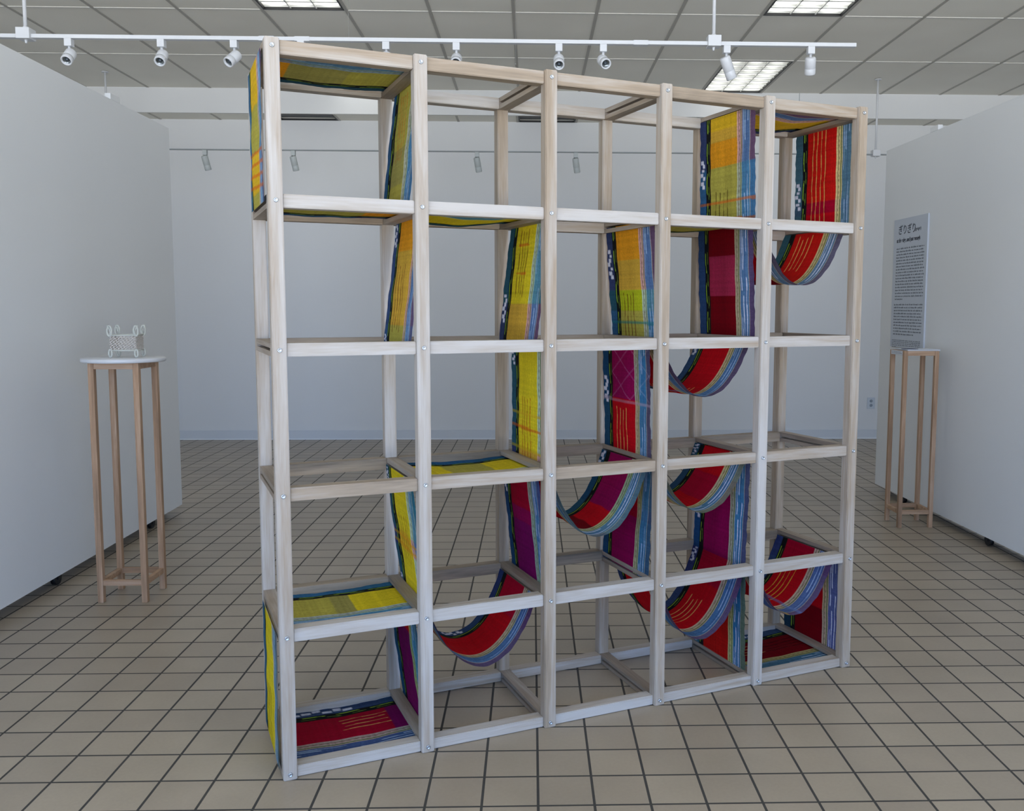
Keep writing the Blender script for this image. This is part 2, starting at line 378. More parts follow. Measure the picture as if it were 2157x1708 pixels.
# ------------------------------------------------------------------ the woven strip
clothm, nt, cb = newmat('handwoven_cloth'); N = nt.nodes; L = nt.links
at = N.new('ShaderNodeAttribute'); at.attribute_name = 'dye'
tc = N.new('ShaderNodeTexCoord'); n1 = N.new('ShaderNodeTexNoise'); n1.inputs['Scale'].default_value = 260; n1.inputs['Detail'].default_value = 3
L.new(tc.outputs['Object'], n1.inputs['Vector'])
mp = N.new('ShaderNodeMapRange'); mp.inputs['To Min'].default_value = .72; mp.inputs['To Max'].default_value = 1.28; L.new(n1.outputs[0], mp.inputs[0])
mx = N.new('ShaderNodeMix'); mx.data_type = 'RGBA'; mx.blend_type = 'MULTIPLY'; mx.inputs[0].default_value = 1
L.new(at.outputs['Color'], mx.inputs[6]); L.new(mp.outputs[0], mx.inputs[7]); L.new(mx.outputs[2], cb.inputs['Base Color'])
cb.inputs['Roughness'].default_value = .85; cb.inputs['Specular IOR Level'].default_value = .06
cb.inputs['Sheen Weight'].default_value = 0
bp = N.new('ShaderNodeBump'); bp.inputs['Strength'].default_value = .25; bp.inputs['Distance'].default_value = .001
L.new(n1.outputs[0], bp.inputs['Height']); L.new(bp.outputs[0], cb.inputs['Normal'])
trl = N.new('ShaderNodeBsdfTranslucent'); L.new(mx.outputs[2], trl.inputs['Color'])
mxs = N.new('ShaderNodeMixShader'); mxs.inputs[0].default_value = .22
L.new(cb.outputs[0], mxs.inputs[1]); L.new(trl.outputs[0], mxs.inputs[2]); L.new(mxs.outputs[0], N['Material Output'].inputs[0])

TEAL, BLU, NAV, PRP, GRN, STL = (36,100,125), (40,105,165), (52,70,130), (88,66,125), (45,115,95), (100,145,170)
YEL, OLV, MUS, ORG, LIM, GLD, OLG = (228,205,40), (180,170,75), (215,170,62), (230,155,34), (190,198,36), (222,180,42), (160,152,82)
CRM, RED, MAG, PUR, ROS, DRD, RDO = (172,8,44), (198,12,26), (150,10,80), (122,14,88), (172,44,76), (122,6,20), (205,26,20)
BLK, LGR, DBR = (28,30,30), (150,190,60), (48,34,26)
def side(mc):
    """edge bands that go with a main dye: ikat band, pale, blue, outer edge"""
    if mc in (YEL, LIM): return (TEAL, (205,222,190), (85,165,190), (45,135,160))
    if mc in (OLV, OLG): return (BLU, (190,195,170), (70,150,205), (60,130,190))
    if mc in (MUS, ORG, GLD): return (NAV, (225,175,165), (90,135,200), (125,85,125))
    if mc in (RED, RDO): return ((40,100,135), (220,200,140), (85,145,185), (95,110,140))
    if mc in (CRM, ROS, DRD): return ((45,70,140), (205,180,160), (75,130,200), (110,70,120))
    return ((20,80,150), (160,190,170), (50,140,205), (70,100,150))
# segments: name -> path kind, blocks [(t_end, main)], threads [(t0,t1,colour)], cross stripes [(t,colour)], ikat [(t0,t1)]
DM, PY = (95,25,20), (240,205,110)
XO = .0240
SEG = []
def vert(i, l0, l1, o0, o1, blocks, **k):
    z0, z1 = ZL[l0], ZL[l1]
    SEG.append(('vertical_panel', 'v', (i*S+o0*XO, z0, i*S+o1*XO, z1), blocks, k))
def shelf(l, i, sag, blocks, **k):
    SEG.append(('horizontal_panel', 'h', (i*S, ZL[l], (i+1)*S, ZL[l], sag), blocks, k))
def drape(i, l, low, blocks, o0=1, o1=-1, **k):
    SEG.append(('hanging_loop', 'd', (i*S+o0*XO, (i+1)*S+o1*XO, ZL[l], low), blocks, k))
OR2 = (225,95,30)
vert(0, 0, 1, -1.12, -1.12, [(.3, GLD), (.62, OLV), (.9, GLD), (1, OLV)], cross=[(.62, OR2), (.7, OR2), (.78, OR2), (.86, OR2)], pal=((70,150,185), (225,190,190), (105,165,205), (95,80,130)), wavy=1, outer=1)
shelf(0, 0, .006, [(.17, ORG), (.6, OLG), (1, OLV)], pal=((30,85,95), (130,160,190), (90,140,180), (60,140,180)))
vert(1, 0, 1, 1, -1, [(.5, OLV), (.78, OLG), (1, OLV)], thr=[(.08, .6, OR2)], ik=[(.88, 1)])
shelf(1, 0, .004, [(.72, OLV), (1, ORG)])
vert(1, 1, 2, 1, -1, [(.28, ORG), (.85, MUS), (1, OLV)], thr=[(.38, .9, DM)], ik=[(.05, .24), (.93, 1)], pal=((50,95,160), (225,180,150), (95,150,215), (110,90,140)))
shelf(1, 1, .016, [(1, YEL)])
vert(2, 1, 2, 1, -1, [(.68, YEL), (1, MUS)], thr=[(.07, .5, DM), (.14, .62, DM)], cross=[(.2, OR2, 1), (.43, OR2, 1)], ik=[(.6, .84)])
vert(2, 2, 3, 1, 1, [(.9, YEL), (1, MUS)], thr=[(.45, 1, (170,60,20))], cross=[(.6, GLD), (.72, OR2), (.9, GLD)], ik=[(.0, .2)])
shelf(3, 1, .008, [(.35, YEL), (.7, OLV), (1, YEL)], pal=((30,110,185), (205,215,170), (90,170,190), (60,150,180)))
vert(1, 3, 4, -1, 1, [(.5, YEL), (.66, GLD), (1, YEL)], thr=[(.35, .75, (150,70,25))], cross=[(.55, ORG), (.62, ORG)], ik=[(.02, .12), (.92, 1)])
shelf(4, 0, .006, [(.42, OLV), (.57, OLG), (1, YEL)], pal=((40,130,200), (180,195,200), (60,150,220), (95,165,200)))
vert(0, 4, 5, -1.12, -1.12, [(1, YEL)], outer=1, thr=[(.55, 1, DM)], pal=((60,120,160), (200,190,170), (120,170,195), (110,120,120)))
shelf(5, 0, .006, [(.86, CRM), (1, PUR)], thr=[(.48, .86, PY)], ik=[(.05, .62)], pal=((60,90,140), (190,165,160), (70,95,180), (85,60,125)))
vert(1, 4, 5, -.9, 1, [(.25, RDO), (1, PUR)], pal=((20,105,150), (190,200,110), (75,170,190), (50,140,170)))
drape(1, 4, .2244, [(.8, RED), (1, CRM)], thr=[(.2, .33, PY)], ik=[(.42, .55)], pal=((45,70,150), (215,190,165), (75,125,200), (110,70,130)))
vert(2, 3, 4, -.8, 1, [(.38, CRM), (.5, MAG), (1, PUR)], ik=[(.06, .3)], pal=((25,85,150), (170,190,170), (80,150,225), (60,110,190)), white=1)
drape(2, 3, .6258, [(.4, RED), (.55, DRD), (.68, RED), (1, MAG)], ik=[(.86, 1)], pal=((25,95,135), (190,205,150), (90,165,205), (110,165,170)), white=1)
vert(3, 1, 2, -.5, .8, [(.3, ORG), (.56, MUS), (.74, LIM), (1, OLV)], thr=[(.58, 1, DM)], cross=[(.84, (40,120,130))], ik=[(.2, .46)])
vert(3, 2, 3, -1, -.5, [(.5, MAG), (1, RED)], thr=[(.58, 1, PY)], ik=[(.32, .56)], cross=[(.52, (200,170,190))], lace=(.05, .5), pal=((20,80,130), (200,175,150), (50,140,205), (110,80,120)))
vert(3, 3, 4, .3, -.75, [(.42, RED), (.52, CRM), (1, MAG)], pal=((20,85,140), (215,195,140), (60,140,185), (50,110,150)))
drape(3, 4, .1953, [(.82, RED), (1, CRM)], thr=[(.42, .72, PY)], ik=[(.9, 1)], pal=((60,70,145), (205,180,160), (70,130,205), (120,80,140)))
drape(3, 3, .6702, [(.45, RDO), (.62, RED), (.82, CRM), (1, RED)], pal=((35,100,130), (225,215,160), (85,160,200), (165,175,120)), ik=[(.92, 1)], white=1)
drape(3, 2, 1.0903, [(.5, RED), (1, RED)], thr=[(.32, .62, PY)], cross=[(.4, (130,180,215)), (.52, (130,180,215))], ik=[(.88, 1)], pal=((50,85,155), (220,190,150), (85,140,210), (115,75,120)))
vert(4, 0, 1, -1, -.6, [(.12, GLD), (.22, MUS), (.44, ORG), (1, OLV)], thr=[(.66, 1, (80,60,20))], cross=[(.76, OR2), (.92, OR2)], ik=[(.35, .62)])
vert(4, 1, 2, -1, -.2, [(.24, DRD), (.6, ROS), (1, DRD)], pal=((40,90,150), (205,195,150), (95,150,205), (110,90,150)), white=1)
vert(4, 3, 4, -.5, -1, [(.35, RED), (1, MAG)], ik=[(.45, .72)], pal=((25,95,170), (205,185,160), (60,150,215), (90,90,150)), white=1)
vert(4, 4, 5, -.9, -.6, [(.4, PUR), (1, RDO)], pal=((60,130,150), (205,210,140), (30,140,215), (120,150,90)), ik=[(.9, 1)], white=1)
shelf(1, 3, .008, [(1, OLV)])
shelf(0, 4, .02, [(1, GLD)])
vert(5, 0, 1, 1, 1, [(.7, RDO), (.82, CRM), (1, RED)], thr=[(.02, 1, PY)], ik=[(.5, .76)], pal=((75,125,140), (240,215,150), (95,150,175), (110,140,110)))
drape(4, 1, 1.5022, [(.4, RED), (.55, DRD), (1, RDO)], thr=[(.7, .98, PY)], pal=((60,120,130), (225,200,140), (120,160,195), (130,110,140)), white=1)
drape(4, 4, .2249, [(.15, TEAL), (.85, RED), (1, CRM)], thr=[(.5, .82, (235,200,60))], cross=[(.45, (235,200,60)), (.55, (120,150,210))], pal=((55,75,160), (215,185,170), (95,120,210), (130,85,150)))
vert(5, 4, 5, 1, 1, [(.62, RED), (.85, DRD), (1, DRD)], pal=((25,80,90), (215,185,150), (110,100,190), (40,70,150)), white=1)
shelf(5, 4, .006, [(1, DRD)], thr=[(0, 1, (52, 4, 10)), (.2, .5, PY)], ik=[(.3, .6)], pal=((70,110,150), (190,180,100), (70,140,160), (20,110,140)))

NU = 150
CY0, CY1 = PW+.018, D-.018
def lerp(a, b, t): return a+(b-a)*t
def paint(u, t, blocks, k, rng):
    """u (across, 0 rear .. 1 front), t (along) arrays -> rgb 0..255"""
    n = u.shape
    C = np.zeros(n+(3,)); main = np.zeros(n+(3,)); bands = [np.zeros(n+(3,)) for _ in range(4)]
    t0 = 0
    for te, mc in blocks:
        m = (t >= t0) & (t <= te+1e-6); main[m] = mc
        sd = side(mc); pal = k.get('pal')
        for q in range(4):
            c = np.array(sd[q], float)
            if pal: c = c*.35+np.array(pal[q], float)*.65
            bands[q][m] = c
        t0 = te
    for q in (0, 2, 3):
        g_ = bands[q].mean(-1, keepdims=True); bands[q] = (bands[q]*.74+g_*.26)*.9
    A, P, Bc, E = bands
    def put(a, b, c):
        m = (u >= a) & (u < b); C[m] = c[m] if isinstance(c, np.ndarray) and c.shape == C.shape else c
    C[:] = A
    # ikat blocks
    for a, bb_ in k.get('ik', []):
        L_ = bb_-a; rngk = 7
        for j in range(rngk):
            ta = a+L_*j/rngk; tb = ta+L_/rngk*.85; ua = (.015, .05, .03, .005, .055, .02, .05)[j]; ub = ua+(.055, .04, .05, .05, .04, .06, .045)[j]
            m = (u > ua) & (u < ub) & (t > ta) & (t < tb); C[m] = (222, 224, 238)
    put(.115, .205, np.zeros(n+(3,))+np.array(BLK))
    wob = .004*np.sin(t*19)
    m = (np.abs(u-.140-wob) < .0052) & (np.sin(t*23+1) > -.55); C[m] = LGR
    m = (np.abs(u-.172+wob) < .0045) & (np.sin(t*31) > -.2); C[m] = (125, 150, 50)
    put(.19, .207, np.zeros(n+(3,))+np.array(DBR))
    put(.205, .68, main)
    put(.68, .705, P); put(.705, .712, np.zeros(n+(3,))+np.array((70, 75, 40)))
    put(.712, .75, P*.96)
    m = (np.abs(u-.727) < .004) & (np.sin(t*120) > .3); C[m] = (110, 70, 60)
    put(.75, .76, np.zeros(n+(3,))+np.array((80, 112, 60))); put(.76, .775, P)
    put(.775, .91, Bc); put(.91, 1.01, E)
    ws = (222, 228, 245) if k.get('white') else (170, 195, 225)
    for uc, ph in ((.80, 0), (.83, 1.3), (.875, 2.4)):
        m = (np.abs(u-uc-.002*np.sin(t*14+ph)) < .0055) & (np.sin(t*7+ph) > (-.7 if k.get('white') else 0)); C[m] = ws
    m = np.abs(u-.852) < .004; C[m] = C[m]*.6+np.array((40, 60, 130))*.4
    m = np.abs(u-.912) < .004; C[m] = (200, 190, 160)
    # supplementary warp threads
    for th in k.get('thr', []):
        a, bb_, c = th
        for j, uc in enumerate((.30, .37, .44, .51)):
            aj = a+(.03*((j*7) % 3)/3); bj = bb_-(.04*((j*5) % 3)/3)
            m = (np.abs(u-uc-.004*np.sin(t*11+j*1.3)) < .0058) & (t > aj) & (t < bj); C[m] = C[m]*.2+np.array(c)*.8
    for cs in k.get('cross', []):
        tcn, c = cs[0], cs[1]; part = len(cs) > 2
        wv_ = .05*(u-.5)*(1 if k.get('wavy') else .15)
        m = np.abs(t-tcn-wv_) < (.012 if not part else .009)
        if part: m &= (u > .27) & (u < .55)
        C[m] = C[m]*.45+np.array(c)*.55
    if 'lace' in k:
        a, bb_ = k['lace']; q = (t-a)/(bb_-a)
        for sgn in (1, -1):
            for off in (-.5, 0, .5, 1, 1.5):
                m = (np.abs(((u-.2)*1.3*sgn + off) - q) < .012) & (q > 0) & (q < 1) & (u > .2); C[m] = C[m]*.65+np.array((215, 190, 215))*.35
    # weave streaks: weft noise along t, warp noise along u
    nt_ = rng.normal(0, 1, n[0])[:, None]; nu_ = rng.normal(0, 1, n[1])[None, :]
    f = 1+.022*nt_+.022*nu_+.03*rng.normal(0, 1, n)
    return np.clip(C*f[..., None]*.94, 0, 255)
def s2l(c):
    c = c/255.0; return np.where(c <= .04045, c/12.92, ((c+.055)/1.055)**2.4)
cloth = empty('woven_textile_strip', FO, 'one long handwoven striped cloth in yellow and red threaded through the wooden frame', 'textile', rz=TH)
rng = np.random.default_rng(5)
for si, (nm, kind, pr, blocks, k) in enumerate(SEG):
    if kind == 'v':
        x0, z0, x1, z1 = pr; ns = 90; t = np.linspace(0, 1, ns)
        # leave the slot, hug the lower half of the crosspiece, run down, tuck in again
        px = x0+(x1-x0)*np.clip((t-.04)/.92, 0, 1); pz = z0+(z1-z0)*t
        ge = .0225
        for q in range(ns):
            # stay on one face while passing the crosspieces, unless the cloth ends on top of one
            for zc, xc_ in ((z0, x0), (z1, x1)):
                pass
        bow = .004*np.sin(t*math.pi)*(1 if x1 >= x0 else -1)
        px = px+bow*0
    elif kind == 'h':
        x0, z0, x1, z1, sag = pr; ns = 80; t = np.linspace(0, 1, ns)
        px = x0+(x1-x0)*t; tt = np.clip((t-.08)/.84, 0, 1); pz = z0-sag*np.sin(tt*math.pi)
    else:
        xa_, xb2, z0, low = pr; ns = 130
        hw = (xb2-xa_)/2; mid = (xa_+xb2)/2; sag = z0-low
        lo_, hi_ = .01, 5.
        for _ in range(60):
            a = (lo_+hi_)/2
            if a*(math.cosh(min(hw/a, 50))-1) > sag: lo_ = a
            else: hi_ = a
        # points evenly spaced in arc length
        smax = a*math.sinh(hw/a); ss = np.linspace(-smax, smax, ns); xx = a*np.arcsinh(ss/a)
        px = mid+xx; pz = low+a*(np.cosh(xx/a)-1); t = np.linspace(0, 1, ns)
    u = np.linspace(0, 1, NU)
    U, Tm = np.meshgrid(u, t)
    jig = .0016*np.sin(t*37+si)+.001*np.sin(t*83+si*2)
    Y = CY1+(CY0-CY1)*U - (.022 if k.get('outer') else 0)
    Y = Y+np.where(U < .02, jig[:, None], 0)+np.where(U > .98, -jig[:, None], 0)
    Xg = np.repeat(px[:, None], NU, 1); Zg = np.repeat(pz[:, None], NU, 1)
    env = np.sin(np.clip(t, 0, 1)*math.pi)[:, None]
    wr = env*(.0022*np.sin(U*9+si*1.7+Tm*3)+.0012*np.sin(U*23+si)+.0012*np.sin(Tm*21+U*5+si))
    if kind == 'v': Xg = Xg+wr
    elif kind == 'h': Zg = Zg+wr*.8
    else:
        Xg = Xg+wr*.8; Zg = Zg+wr*.8
        # the two selvedges droop and curl by slightly different amounts
        Zg = Zg+env*(.010*(.5-U)*math.sin(si*1.3))
    V = np.stack([Xg, Y, Zg], -1).reshape(-1, 3)
    idx = np.arange(ns*NU).reshape(ns, NU)
    Fq = np.stack([idx[:-1, :-1], idx[1:, :-1], idx[1:, 1:], idx[:-1, 1:]], -1).reshape(-1, 4)
    me = bpy.data.meshes.new(nm); me.vertices.add(len(V)); me.vertices.foreach_set('co', V.ravel())
    me.loops.add(Fq.size); me.loops.foreach_set('vertex_index', Fq.ravel().astype(np.int32))
    me.polygons.add(len(Fq)); me.polygons.foreach_set('loop_start', (np.arange(len(Fq))*4).astype(np.int32))
    me.polygons.foreach_set('use_smooth', np.ones(len(Fq), dtype=bool))
    me.update()
    rgb = s2l(paint(U, Tm, blocks, k, rng)).reshape(-1, 3)
    ca = me.color_attributes.new('dye', 'FLOAT_COLOR', 'POINT')
    ca.data.foreach_set('color', np.concatenate([rgb, np.ones((len(rgb), 1))], 1).ravel().astype(np.float32))
    me.materials.append(clothm)
    o = bpy.data.objects.new(nm, me); COL.objects.link(o); o.parent = cloth
    mc = blocks[0][1] if blocks[0][0] > .3 or len(blocks) == 1 else blocks[1][1]
    hue = 'red' if mc in (RED, CRM, MAG, DRD, ROS, PUR, RDO) else 'yellow'
    o['label'] = '%s stretch of the striped cloth, %s' % (hue, {'v': 'pulled straight down', 'h': 'laid flat between crosspieces', 'd': 'hanging in a slack loop'}[kind])

# ------------------------------------------------------------------ movable partitions
def partition(x, y, rz, ylen, sgn, label, clips):
    """origin: far bottom corner of the face seen; face runs toward -y; sgn = side the body lies on"""
    t = empty('movable_wall_panel', (x, y, 0), label, 'partition wall', 'movable white partition walls', rz)
    z0, z1, th = .060, 2.579, .12
    def xr(a, b_): return sorted((sgn*a, sgn*b_))
    b = B(); a, c = xr(0, .012); box(b, a, c, -ylen, 0, z0, z1); obj('face_board', b, panelm, t)
    b = B(); a, c = xr(th-.012, th); box(b, a, c, -ylen, 0, .012, z1); obj('face_board', b, panelm, t)  # rear board lowered near the floor to block light and darken the gap
    b = B(); a, c = xr(.0125, th-.0125)
    box(b, a, c, -ylen, -.001, z1-.04, z1-.001); box(b, a, c, -ylen, -ylen+.03, z0+.03, z1-.04); box(b, a, c, -.03, -.001, z0, z1-.04); box(b, a, c, -ylen+.03, -.03, .100, .130)
    obj('inner_frame', b, panelm, t)
    for y0 in (-.42, -1.60, -ylen+.7):
        cst = B(); xc = sgn*.042
        box(cst, xc-.022, xc+.022, y0-.03, y0+.03, .092, .0995)
        box(cst, xc-.017, xc-.013, y0-.012, y0+.012, .028, .093); box(cst, xc+.013, xc+.017, y0-.012, y0+.012, .028, .093)
        co = obj('caster', cst, blackm, t)
        wb = B(); cyl(wb, (xc-.012, y0, .034), (xc+.012, y0, .034), .034, n=24); obj('wheel', wb, blackm, co)
    for y0, y1 in clips:
        cb_ = B(); a, c = xr(-.002, .03); box(cb_, a, c, y0, y1, z1, z1+.032)
        obj('joining_clip', cb_, panelm, t)
    return t
partition(-.961, 3.548, .0095, 5.2, -1, 'tall white movable wall panel on casters behind the round-topped stand', [(2.70-3.548, 2.82-3.548)])
partition(4.083, 4.199, .0238, 5.6, 1, 'tall white movable wall panel on casters behind square stand and wall text', [(3.38-4.199, 3.49-4.199)])

# ------------------------------------------------------------------ pedestals
def stand(x, y, z, w, leg, name, label, shelf_z):
    t = empty(name, (x, y, 0), label, 'plant stand' if 0 else 'display stand')
    h = w/2
    for sx in (-1, 1):
        for sy in (-1, 1):
            b = B(); box(b, sx*h-leg/2, sx*h+leg/2, sy*h-leg/2, sy*h+leg/2, 0, z); obj('leg', b, oakz, t, bevel=.002)
    for zz, hh, nm in ((z-.03, .03, 'apron_rail'), (shelf_z, .026, 'stretcher')):
        for s in (-1, 1):
            b = B(); box(b, -h+leg/2, h-leg/2, s*h-leg/2+.003, s*h+leg/2-.003, zz, zz+hh); obj(nm, b, oakx, t, bevel=.0015)
            b = B(); box(b, s*h-leg/2+.003, s*h+leg/2-.003, -h+leg/2, h-leg/2, zz, zz+hh); obj(nm, b, oakx, t, bevel=.0015)
    return t
LX, LY = -.5215, 1.766
st = stand(LX, LY, 1.148, .207, .027, 'round_display_stand', 'slender wooden stand with round white top in front of left wall panel', .083)
b = B(); lathe(b, [(.0001, 0), (.183, 0), (.187, .004), (.187, .015), (.184, .0185), (.0001, .0185)], (0, 0, 1.148), (0, 0, 1), 64)
obj('round_top', b, whitem, st)['label'] = 'round white tabletop'
RX, RY = 3.902, 3.150
st2 = stand(RX, RY, 1.140, .200, .026, 'square_display_stand', 'slender square wooden stand against the right wall panel under the wall text', .088)
b = B(); box(b, -.100+.013, .100-.013, -.100+.013, .100-.013, 1.128, 1.139); obj('top_board', b, oakx, st2)
# papers and label on the square stand
paper = mat('printed_paper', (214, 219, 226), .6); bluep = mat('dark_blue_ink', (38, 48, 84), .6); inkm = mat('grey_ink', (66, 70, 80), .7)
b = B()
for k_ in range(5): 
    dx = .002*math.sin(k_*2.1); box(b, -.085+dx, .125+dx, -.098, .098, 1.1402+k_*.0018, 1.1402+k_*.0018+.0014)
pp = obj('leaflet_stack', b, paper, loc=(RX, RY, 0)); tag(pp, 'thin stack of white printed leaflets lying on the square stand', 'leaflets')
b = B(); lathe(b, [(.0001, 0), (.052, 0), (.052, .0016), (.0001, .0016)], (-.035, -.01, 1.1488), (0, 0, 1), 32); obj('cover_print', b, bluep, pp)['label'] = 'dark blue round print on top leaflet'
b = B(); box(b, RX-.1135-.0022, RX-.1135, RY-.088, RY+.088, 1.112, 1.139); lc = obj('caption_card', b, paper); tag(lc, 'small white caption card fixed to the left edge of the square stand', 'label card')
b = B()
for zz in (1.131, 1.122):
    yy = RY+.078
    while yy > RY-.07:
        wln = random.uniform(.008, .02); box(b, RX-.1135-.0026, RX-.1135-.0022, yy-wln, yy, zz-.0012, zz+.0012); yy -= wln+.005
obj('caption_text', b, inkm, lc)

# ------------------------------------------------------------------ small openwork object on the round stand
lace, nt, lb = newmat('milky_thread')
lb.inputs['Base Color'].default_value = (*sr((214, 216, 206)), 1); lb.inputs['Roughness'].default_value = .5
t1 = N = nt.nodes.new('ShaderNodeBsdfTransparent'); m1 = nt.nodes.new('ShaderNodeMixShader'); m1.inputs[0].default_value = .72
nt.links.new(t1.outputs[0], m1.inputs[1]); nt.links.new(lb.outputs[0], m1.inputs[2]); nt.links.new(m1.outputs[0], nt.nodes['Material Output'].inputs[0])
pinkm = mat('pale_pink_thread', (205, 198, 190), .6)
bsk = empty('openwork_basket', (LX+.014, LY+.01, 1.1665), 'small milky openwork box with curled corner horns on the round white top', 'ornament', rz=.12)
hw, z0, z1 = .058, .036, .108
b = B()
rnd = random.Random(3)
for sx, sy, ax in ((0, -1, 0), (0, 1, 0), (-1, 0, 1), (1, 0, 1)):
    def P(a, z): return (a, sy*hw, z) if ax == 0 else (sx*hw, a, z)
    for k_ in range(9):
        z = z0+(z1-z0)*(k_+.5)/9
        tube(b, [P(-hw+2*hw*i/24, z+.0035*math.sin(i*1.9+k_*2)+rnd.uniform(-.001, .001)) for i in range(25)], .0019, 6)
    for k_ in range(10):
        a = -hw+2*hw*(k_+.5)/10
        tube(b, [P(a+.003*math.sin(i*1.7+k_), z0+(z1-z0)*i/12) for i in range(13)], .0014, 6)
obj('woven_wall', b, pinkm, bsk)['label'] = 'pale pinkish woven sides'
b = B()
for zz in (z0, z1):
    tube(b, [(hw, hw, zz), (0, hw, zz), (-hw, hw, zz), (-hw, 0, zz), (-hw, -hw, zz), (0, -hw, zz), (hw, -hw, zz), (hw, 0, zz)], .0042, 8, True)
obj('rim', b, lace, bsk)
for sx in (-1, 1):
    for sy in (-1, 1):
        b = B()
        tube(b, [(sx*(hw+.001+.010*math.sin(q)), sy*hw, z1+.020-.024*math.cos(q)*1.0) for q in [2*math.pi*i/20 for i in range(20)]], .0044, 8, True)
        tube(b, [(sx*(hw+.001), sy*hw, z1), (sx*(hw-.004), sy*hw, z1+.015), (sx*(hw+.002), sy*hw, z1+.032), (sx*(hw+.010), sy*hw, z1+.046)], .0034, 8)
        obj('corner_horn', b, lace, bsk)
        b = B()
        tube(b, [(sx*(hw-.007*math.sin(q)), sy*hw, .0225-.0178*math.cos(q)) for q in [2*math.pi*i/20 for i in range(20)]], .0043, 8, True)
        obj('foot_loop', b, lace, bsk)

# ------------------------------------------------------------------ wall text panel
def on_right(y, z, off=0):      # point on the right partition's face
    d = 4.199-y; return Vector((4.083+math.sin(.0238)*d - off, 4.199-math.cos(.0238)*d, z))
sign = empty('wall_text_panel', on_right(3.985, 1.13), 'tall pale grey text board mounted on right wall panel above square stand', 'wall text', rz=.0238)
SW, SH = .535, .915     # runs toward -y
b = B(); box(b, -.012, -.0005, -SW, 0, 0, SH); obj('board', b, mat('foam_board', (196, 203, 212), .6), sign, bevel=.0008)
TXT = Matrix(((0, 0, -1, 0), (-1, 0, 0, 0), (0, 1, 0, 0), (0, 0, 0, 1)))   # text x -> -y, text y -> z, faces -x
def text(s, size, y, z, bold=0, name='title_text', sx=1.0):
    cu = bpy.data.curves.new(name, 'FONT'); cu.body = s; cu.size = size; cu.extrude = .0004; cu.offset = bold
    tmp = bpy.data.objects.new(name+'_tmp', cu); COL.objects.link(tmp)
    dg = bpy.context.evaluated_depsgraph_get(); me = bpy.data.meshes.new_from_object(tmp.evaluated_get(dg))
    bpy.data.objects.remove(tmp); me.transform(Matrix.Diagonal((sx, 1, 1, 1))); me.transform(TXT); me.name = name; me.materials.clear(); me.materials.append(inkm)
    o = bpy.data.objects.new(name, me); COL.objects.link(o); o.parent = sign; o.location = (-.0126, y, z); return o
text('\u304e\u308a\u304e\u308a', .072, -.075, SH-.105, .0006)
text('(girigiri)', .030, -.345, SH-.098, 0, 'reading_text')
text('at the edge, and just enough', .040, -.055, SH-.165, .0012, 'subtitle_text', .82)
b = B(); rr = random.Random(11)
def line(y0, y1, z, xh, fill=1.0):
    y = y0
    end = y0-(y0-y1)*fill
    while y > end+.006:
        wl = min(rr.uniform(.012, .05), y-end)
        box(b, -.0129, -.0122, y-wl, y, z, z+xh*.8)
        q = y-.002
        while q > y-wl+.004:       # a few ascenders and descenders so that words read as words
            if rr.random() < .35: box(b, -.0129, -.0122, q-.0016, q, z+xh*.8, z+xh*1.35)
            elif rr.random() < .12: box(b, -.0129, -.0122, q-.0016, q, z-xh*.4, z)
            q -= .006
        y -= wl+rr.uniform(.005, .012)
zt = SH-.215
for k_ in range(18): line(-.055, -.505, zt-k_*.0212, .0085, .28 if k_ == 17 else rr.uniform(.96, 1))
zt2 = zt-18*.0212-.018
for k_ in range(11): line(-.045, -.505, zt2-k_*.0212, .0085, .72 if k_ == 10 else rr.uniform(.96, 1))
zt3 = zt2-11*.0212-.020
for k_ in range(5): line(-.030, -.505, zt3-k_*.0118, .0045, .15 if k_ == 4 else rr.uniform(.95, 1))
obj('body_text', b, mat('body_ink', (112, 118, 128), .7), sign)

# ------------------------------------------------------------------ track lighting
def track(y, z, x0, x1, feeds, label, joints=(), hh=.010, bar=None):
    t = empty('lighting_track', ((x0+x1)/2, y, z), label, 'light track')
    mx_ = (x0+x1)/2
    b = B(); box(b, x0-mx_, x1-mx_, -.017, .017, -hh, hh); obj('track_bar', b, bar or whitem, t, bevel=.0012)
    for j in joints:
        b = B(); box(b, j-mx_-.04, j-mx_+.04, -.019, .019, -.0125, .0118); obj('track_coupler', b, whitem, t)
    for fx in feeds:
        b = B(); box(b, fx-mx_-.036, fx-mx_+.036, -.036, .036, -.018, .040); fb = obj('feed_box', b, whitem, t, bevel=.003)
        b = B(); cyl(b, (fx-mx_, 0, -.018), (fx-mx_, 0, -.036), .008, .005); cyl(b, (fx-mx_, 0, .040), (fx-mx_, 0, .052), .012); obj('finial', b, whitem, fb)
        b = B(); cyl(b, (fx-mx_, 0, .045), (fx-mx_, 0, HC-z-.001), .0095, n=16); obj('suspension_rod', b, whitem, t)
        b = B(); cyl(b, (fx-mx_, 0, HC-z-.012), (fx-mx_, 0, HC-z-.0045), .03, n=24); obj('ceiling_canopy', b, whitem, t)
    return t
TY, TZ = 2.476, 2.853
track(TY, TZ, -4.2, 3.218, (-1.286, 2.4307), 'near white ceiling light track passing behind the frame top', (.0, 2.028, .19))
FY, FZ = 6.058, 2.862
track(FY, FZ, -4.4, 7.2, (-2.497, 4.701), 'far thin grey light track hung in front of the back wall', (), .0045, mat('grey_track', (150, 156, 156), .5))
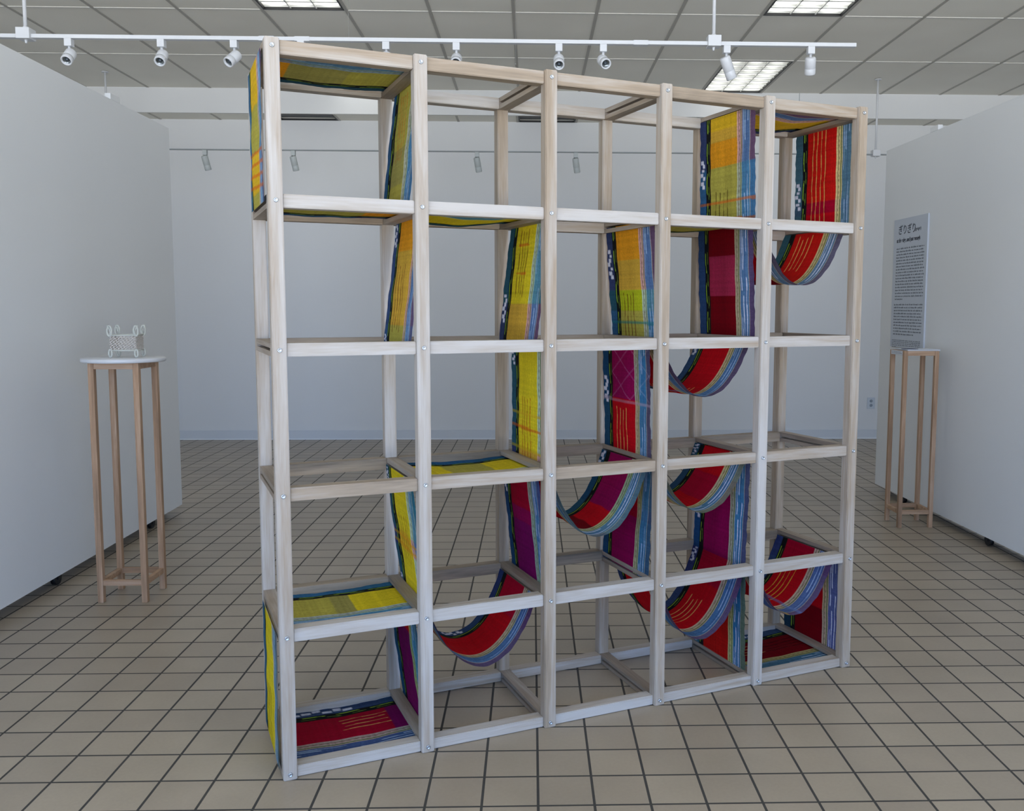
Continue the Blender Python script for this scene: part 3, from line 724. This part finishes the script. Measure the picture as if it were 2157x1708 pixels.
def spot(x, y, z, aim, ln, label, group, r=.0295, stem=.036, base=whitem):
    t = empty('track_spotlight', (x, y, z), label, 'spotlight', group)
    b = B(); box(b, -.019, .019, -.019, .019, -.050, -.0105 if base is whitem else -.0050); obj('adapter', b, base, t, bevel=.002)
    b = B(); cyl(b, (0, 0, -.050), (0, 0, -.050-stem), .0075, n=14); obj('stem', b, base, t)
    a = Vector(aim).normalized(); piv = Vector((0, 0, -.050-stem))
    c0 = piv-a*.030+Vector((0, 0, -.012)); 
    b = B()
    lathe(b, [(.0001, 0), (r*.82, 0), (r*.95, .004), (r, .010), (r, ln*.62), (r*.97, ln*.63), (r*.97, ln*.65), (r, ln*.66), (r, ln-.004), (r*.93, ln), (r*.80, ln), (r*.72, ln-.010)], c0, a, 28)
    h = obj('lamp_housing', b, base, t)
    b = B(); lathe(b, [(r*.72, ln-.010), (r*.5, ln-.016), (.0001, ln-.016)], c0, a, 24); obj('lens_ring', b, greym, h)
    b = B(); lathe(b, [(r*.36, ln-.0158), (r*.30, ln-.010), (.0001, ln-.007)], c0, a, 16); obj('lens', b, lensm, h)
    return t
G1, G2 = 'spotlights on the near track', 'spotlights on the far track'
for x, aim, ln, lb in (
    (-1.0586, (.02, -1.05, -1), .088, 'leftmost spotlight on the near track, pointing down towards the viewer'),
    (-.5664, (.05, -1.05, -1), .088, 'second near-track spotlight from the left, lens facing down'),
    (-.1775, (-.6, -1.0, -1), .092, 'near-track spotlight tilted left, just left of the tall frame corner'),
    (.1824, (.05, .5, -1), .088, 'near-track spotlight hidden behind the frame top left rail'),
    (.6406, (0, -.6, -1), .088, 'near-track spotlight with only its stem visible above the rail'),
    (1.0214, (0, -.9, -.6), .088, 'near-track spotlight half hidden above second frame bay'),
    (1.5803, (0, -1, -.85), .088, 'near-track spotlight facing the viewer beside the third frame post'),
    (1.8233, (.28, -1, -.62), .088, 'near-track spotlight turned slightly right between third and fourth posts'),
    (2.5029, (.48, .35, -1), .125, 'long near-track spotlight in front of the bright ceiling light'),
    (2.9695, (.14, .5, -1), .092, 'rightmost spotlight on the near track, turned away')):
    spot(x, TY, TZ, aim, ln, lb, G1, stem=.034)
fmat = mat('shaded_grey_spotlight', (184, 190, 188), .5)  # far heads greyed: the shade they hang in is put into the colour
for x, lb in ((-1.609, 'leftmost small grey spotlight on the far track'), (-.793, 'far-track spotlight seen through the top left frame bay'),
              (.919, 'far-track spotlight seen through the second frame bay'), (1.848, 'far-track spotlight seen through the third frame bay')):
    spot(x, FY, FZ-.001, (.16, .3, -1), .135, lb, G2, r=.030, stem=.022, base=fmat)

# ------------------------------------------------------------------ outlet, hanging wires
ot = empty('wall_outlet', (5.092, Y1-.001, .386), 'white double power outlet low on the back wall beside the right panel', 'outlet')
b = B(); box(b, -.042, .042, -.006, 0, -.060, .060); obj('cover_plate', b, mat('outlet_plastic', (196, 204, 210), .4), ot, bevel=.002)
for s in (-1, 1):
    b = B(); lathe(b, [(.0001, -.0005), (.016, -.0005), (.017, .002)], (0, -.0068, s*.023), (0, 1, 0), 20); obj('socket', b, mat('socket_grey', (140, 150, 160), .5), ot)
for (x, y, z1_, lb) in ((.2, 3.7, 3.0, 'thin wire hanging from the ceiling above the left part of the frame'),
                        (1.32, 3.9, 3.10, 'thin wire hanging from the ceiling above the third frame post')):
    b = B(); cyl(b, (0, 0, -HC+z1_), (0, 0, -.001), .0012, n=8); cyl(b, (0, 0, -HC+z1_), (0, 0, -HC+z1_+.008), .005, n=10)
    o = obj('hanging_wire', b, mat('dull_wire', (150, 150, 145), .5), loc=(x, y, HC)); tag(o, lb, 'wire', 'thin wires hanging from the ceiling')
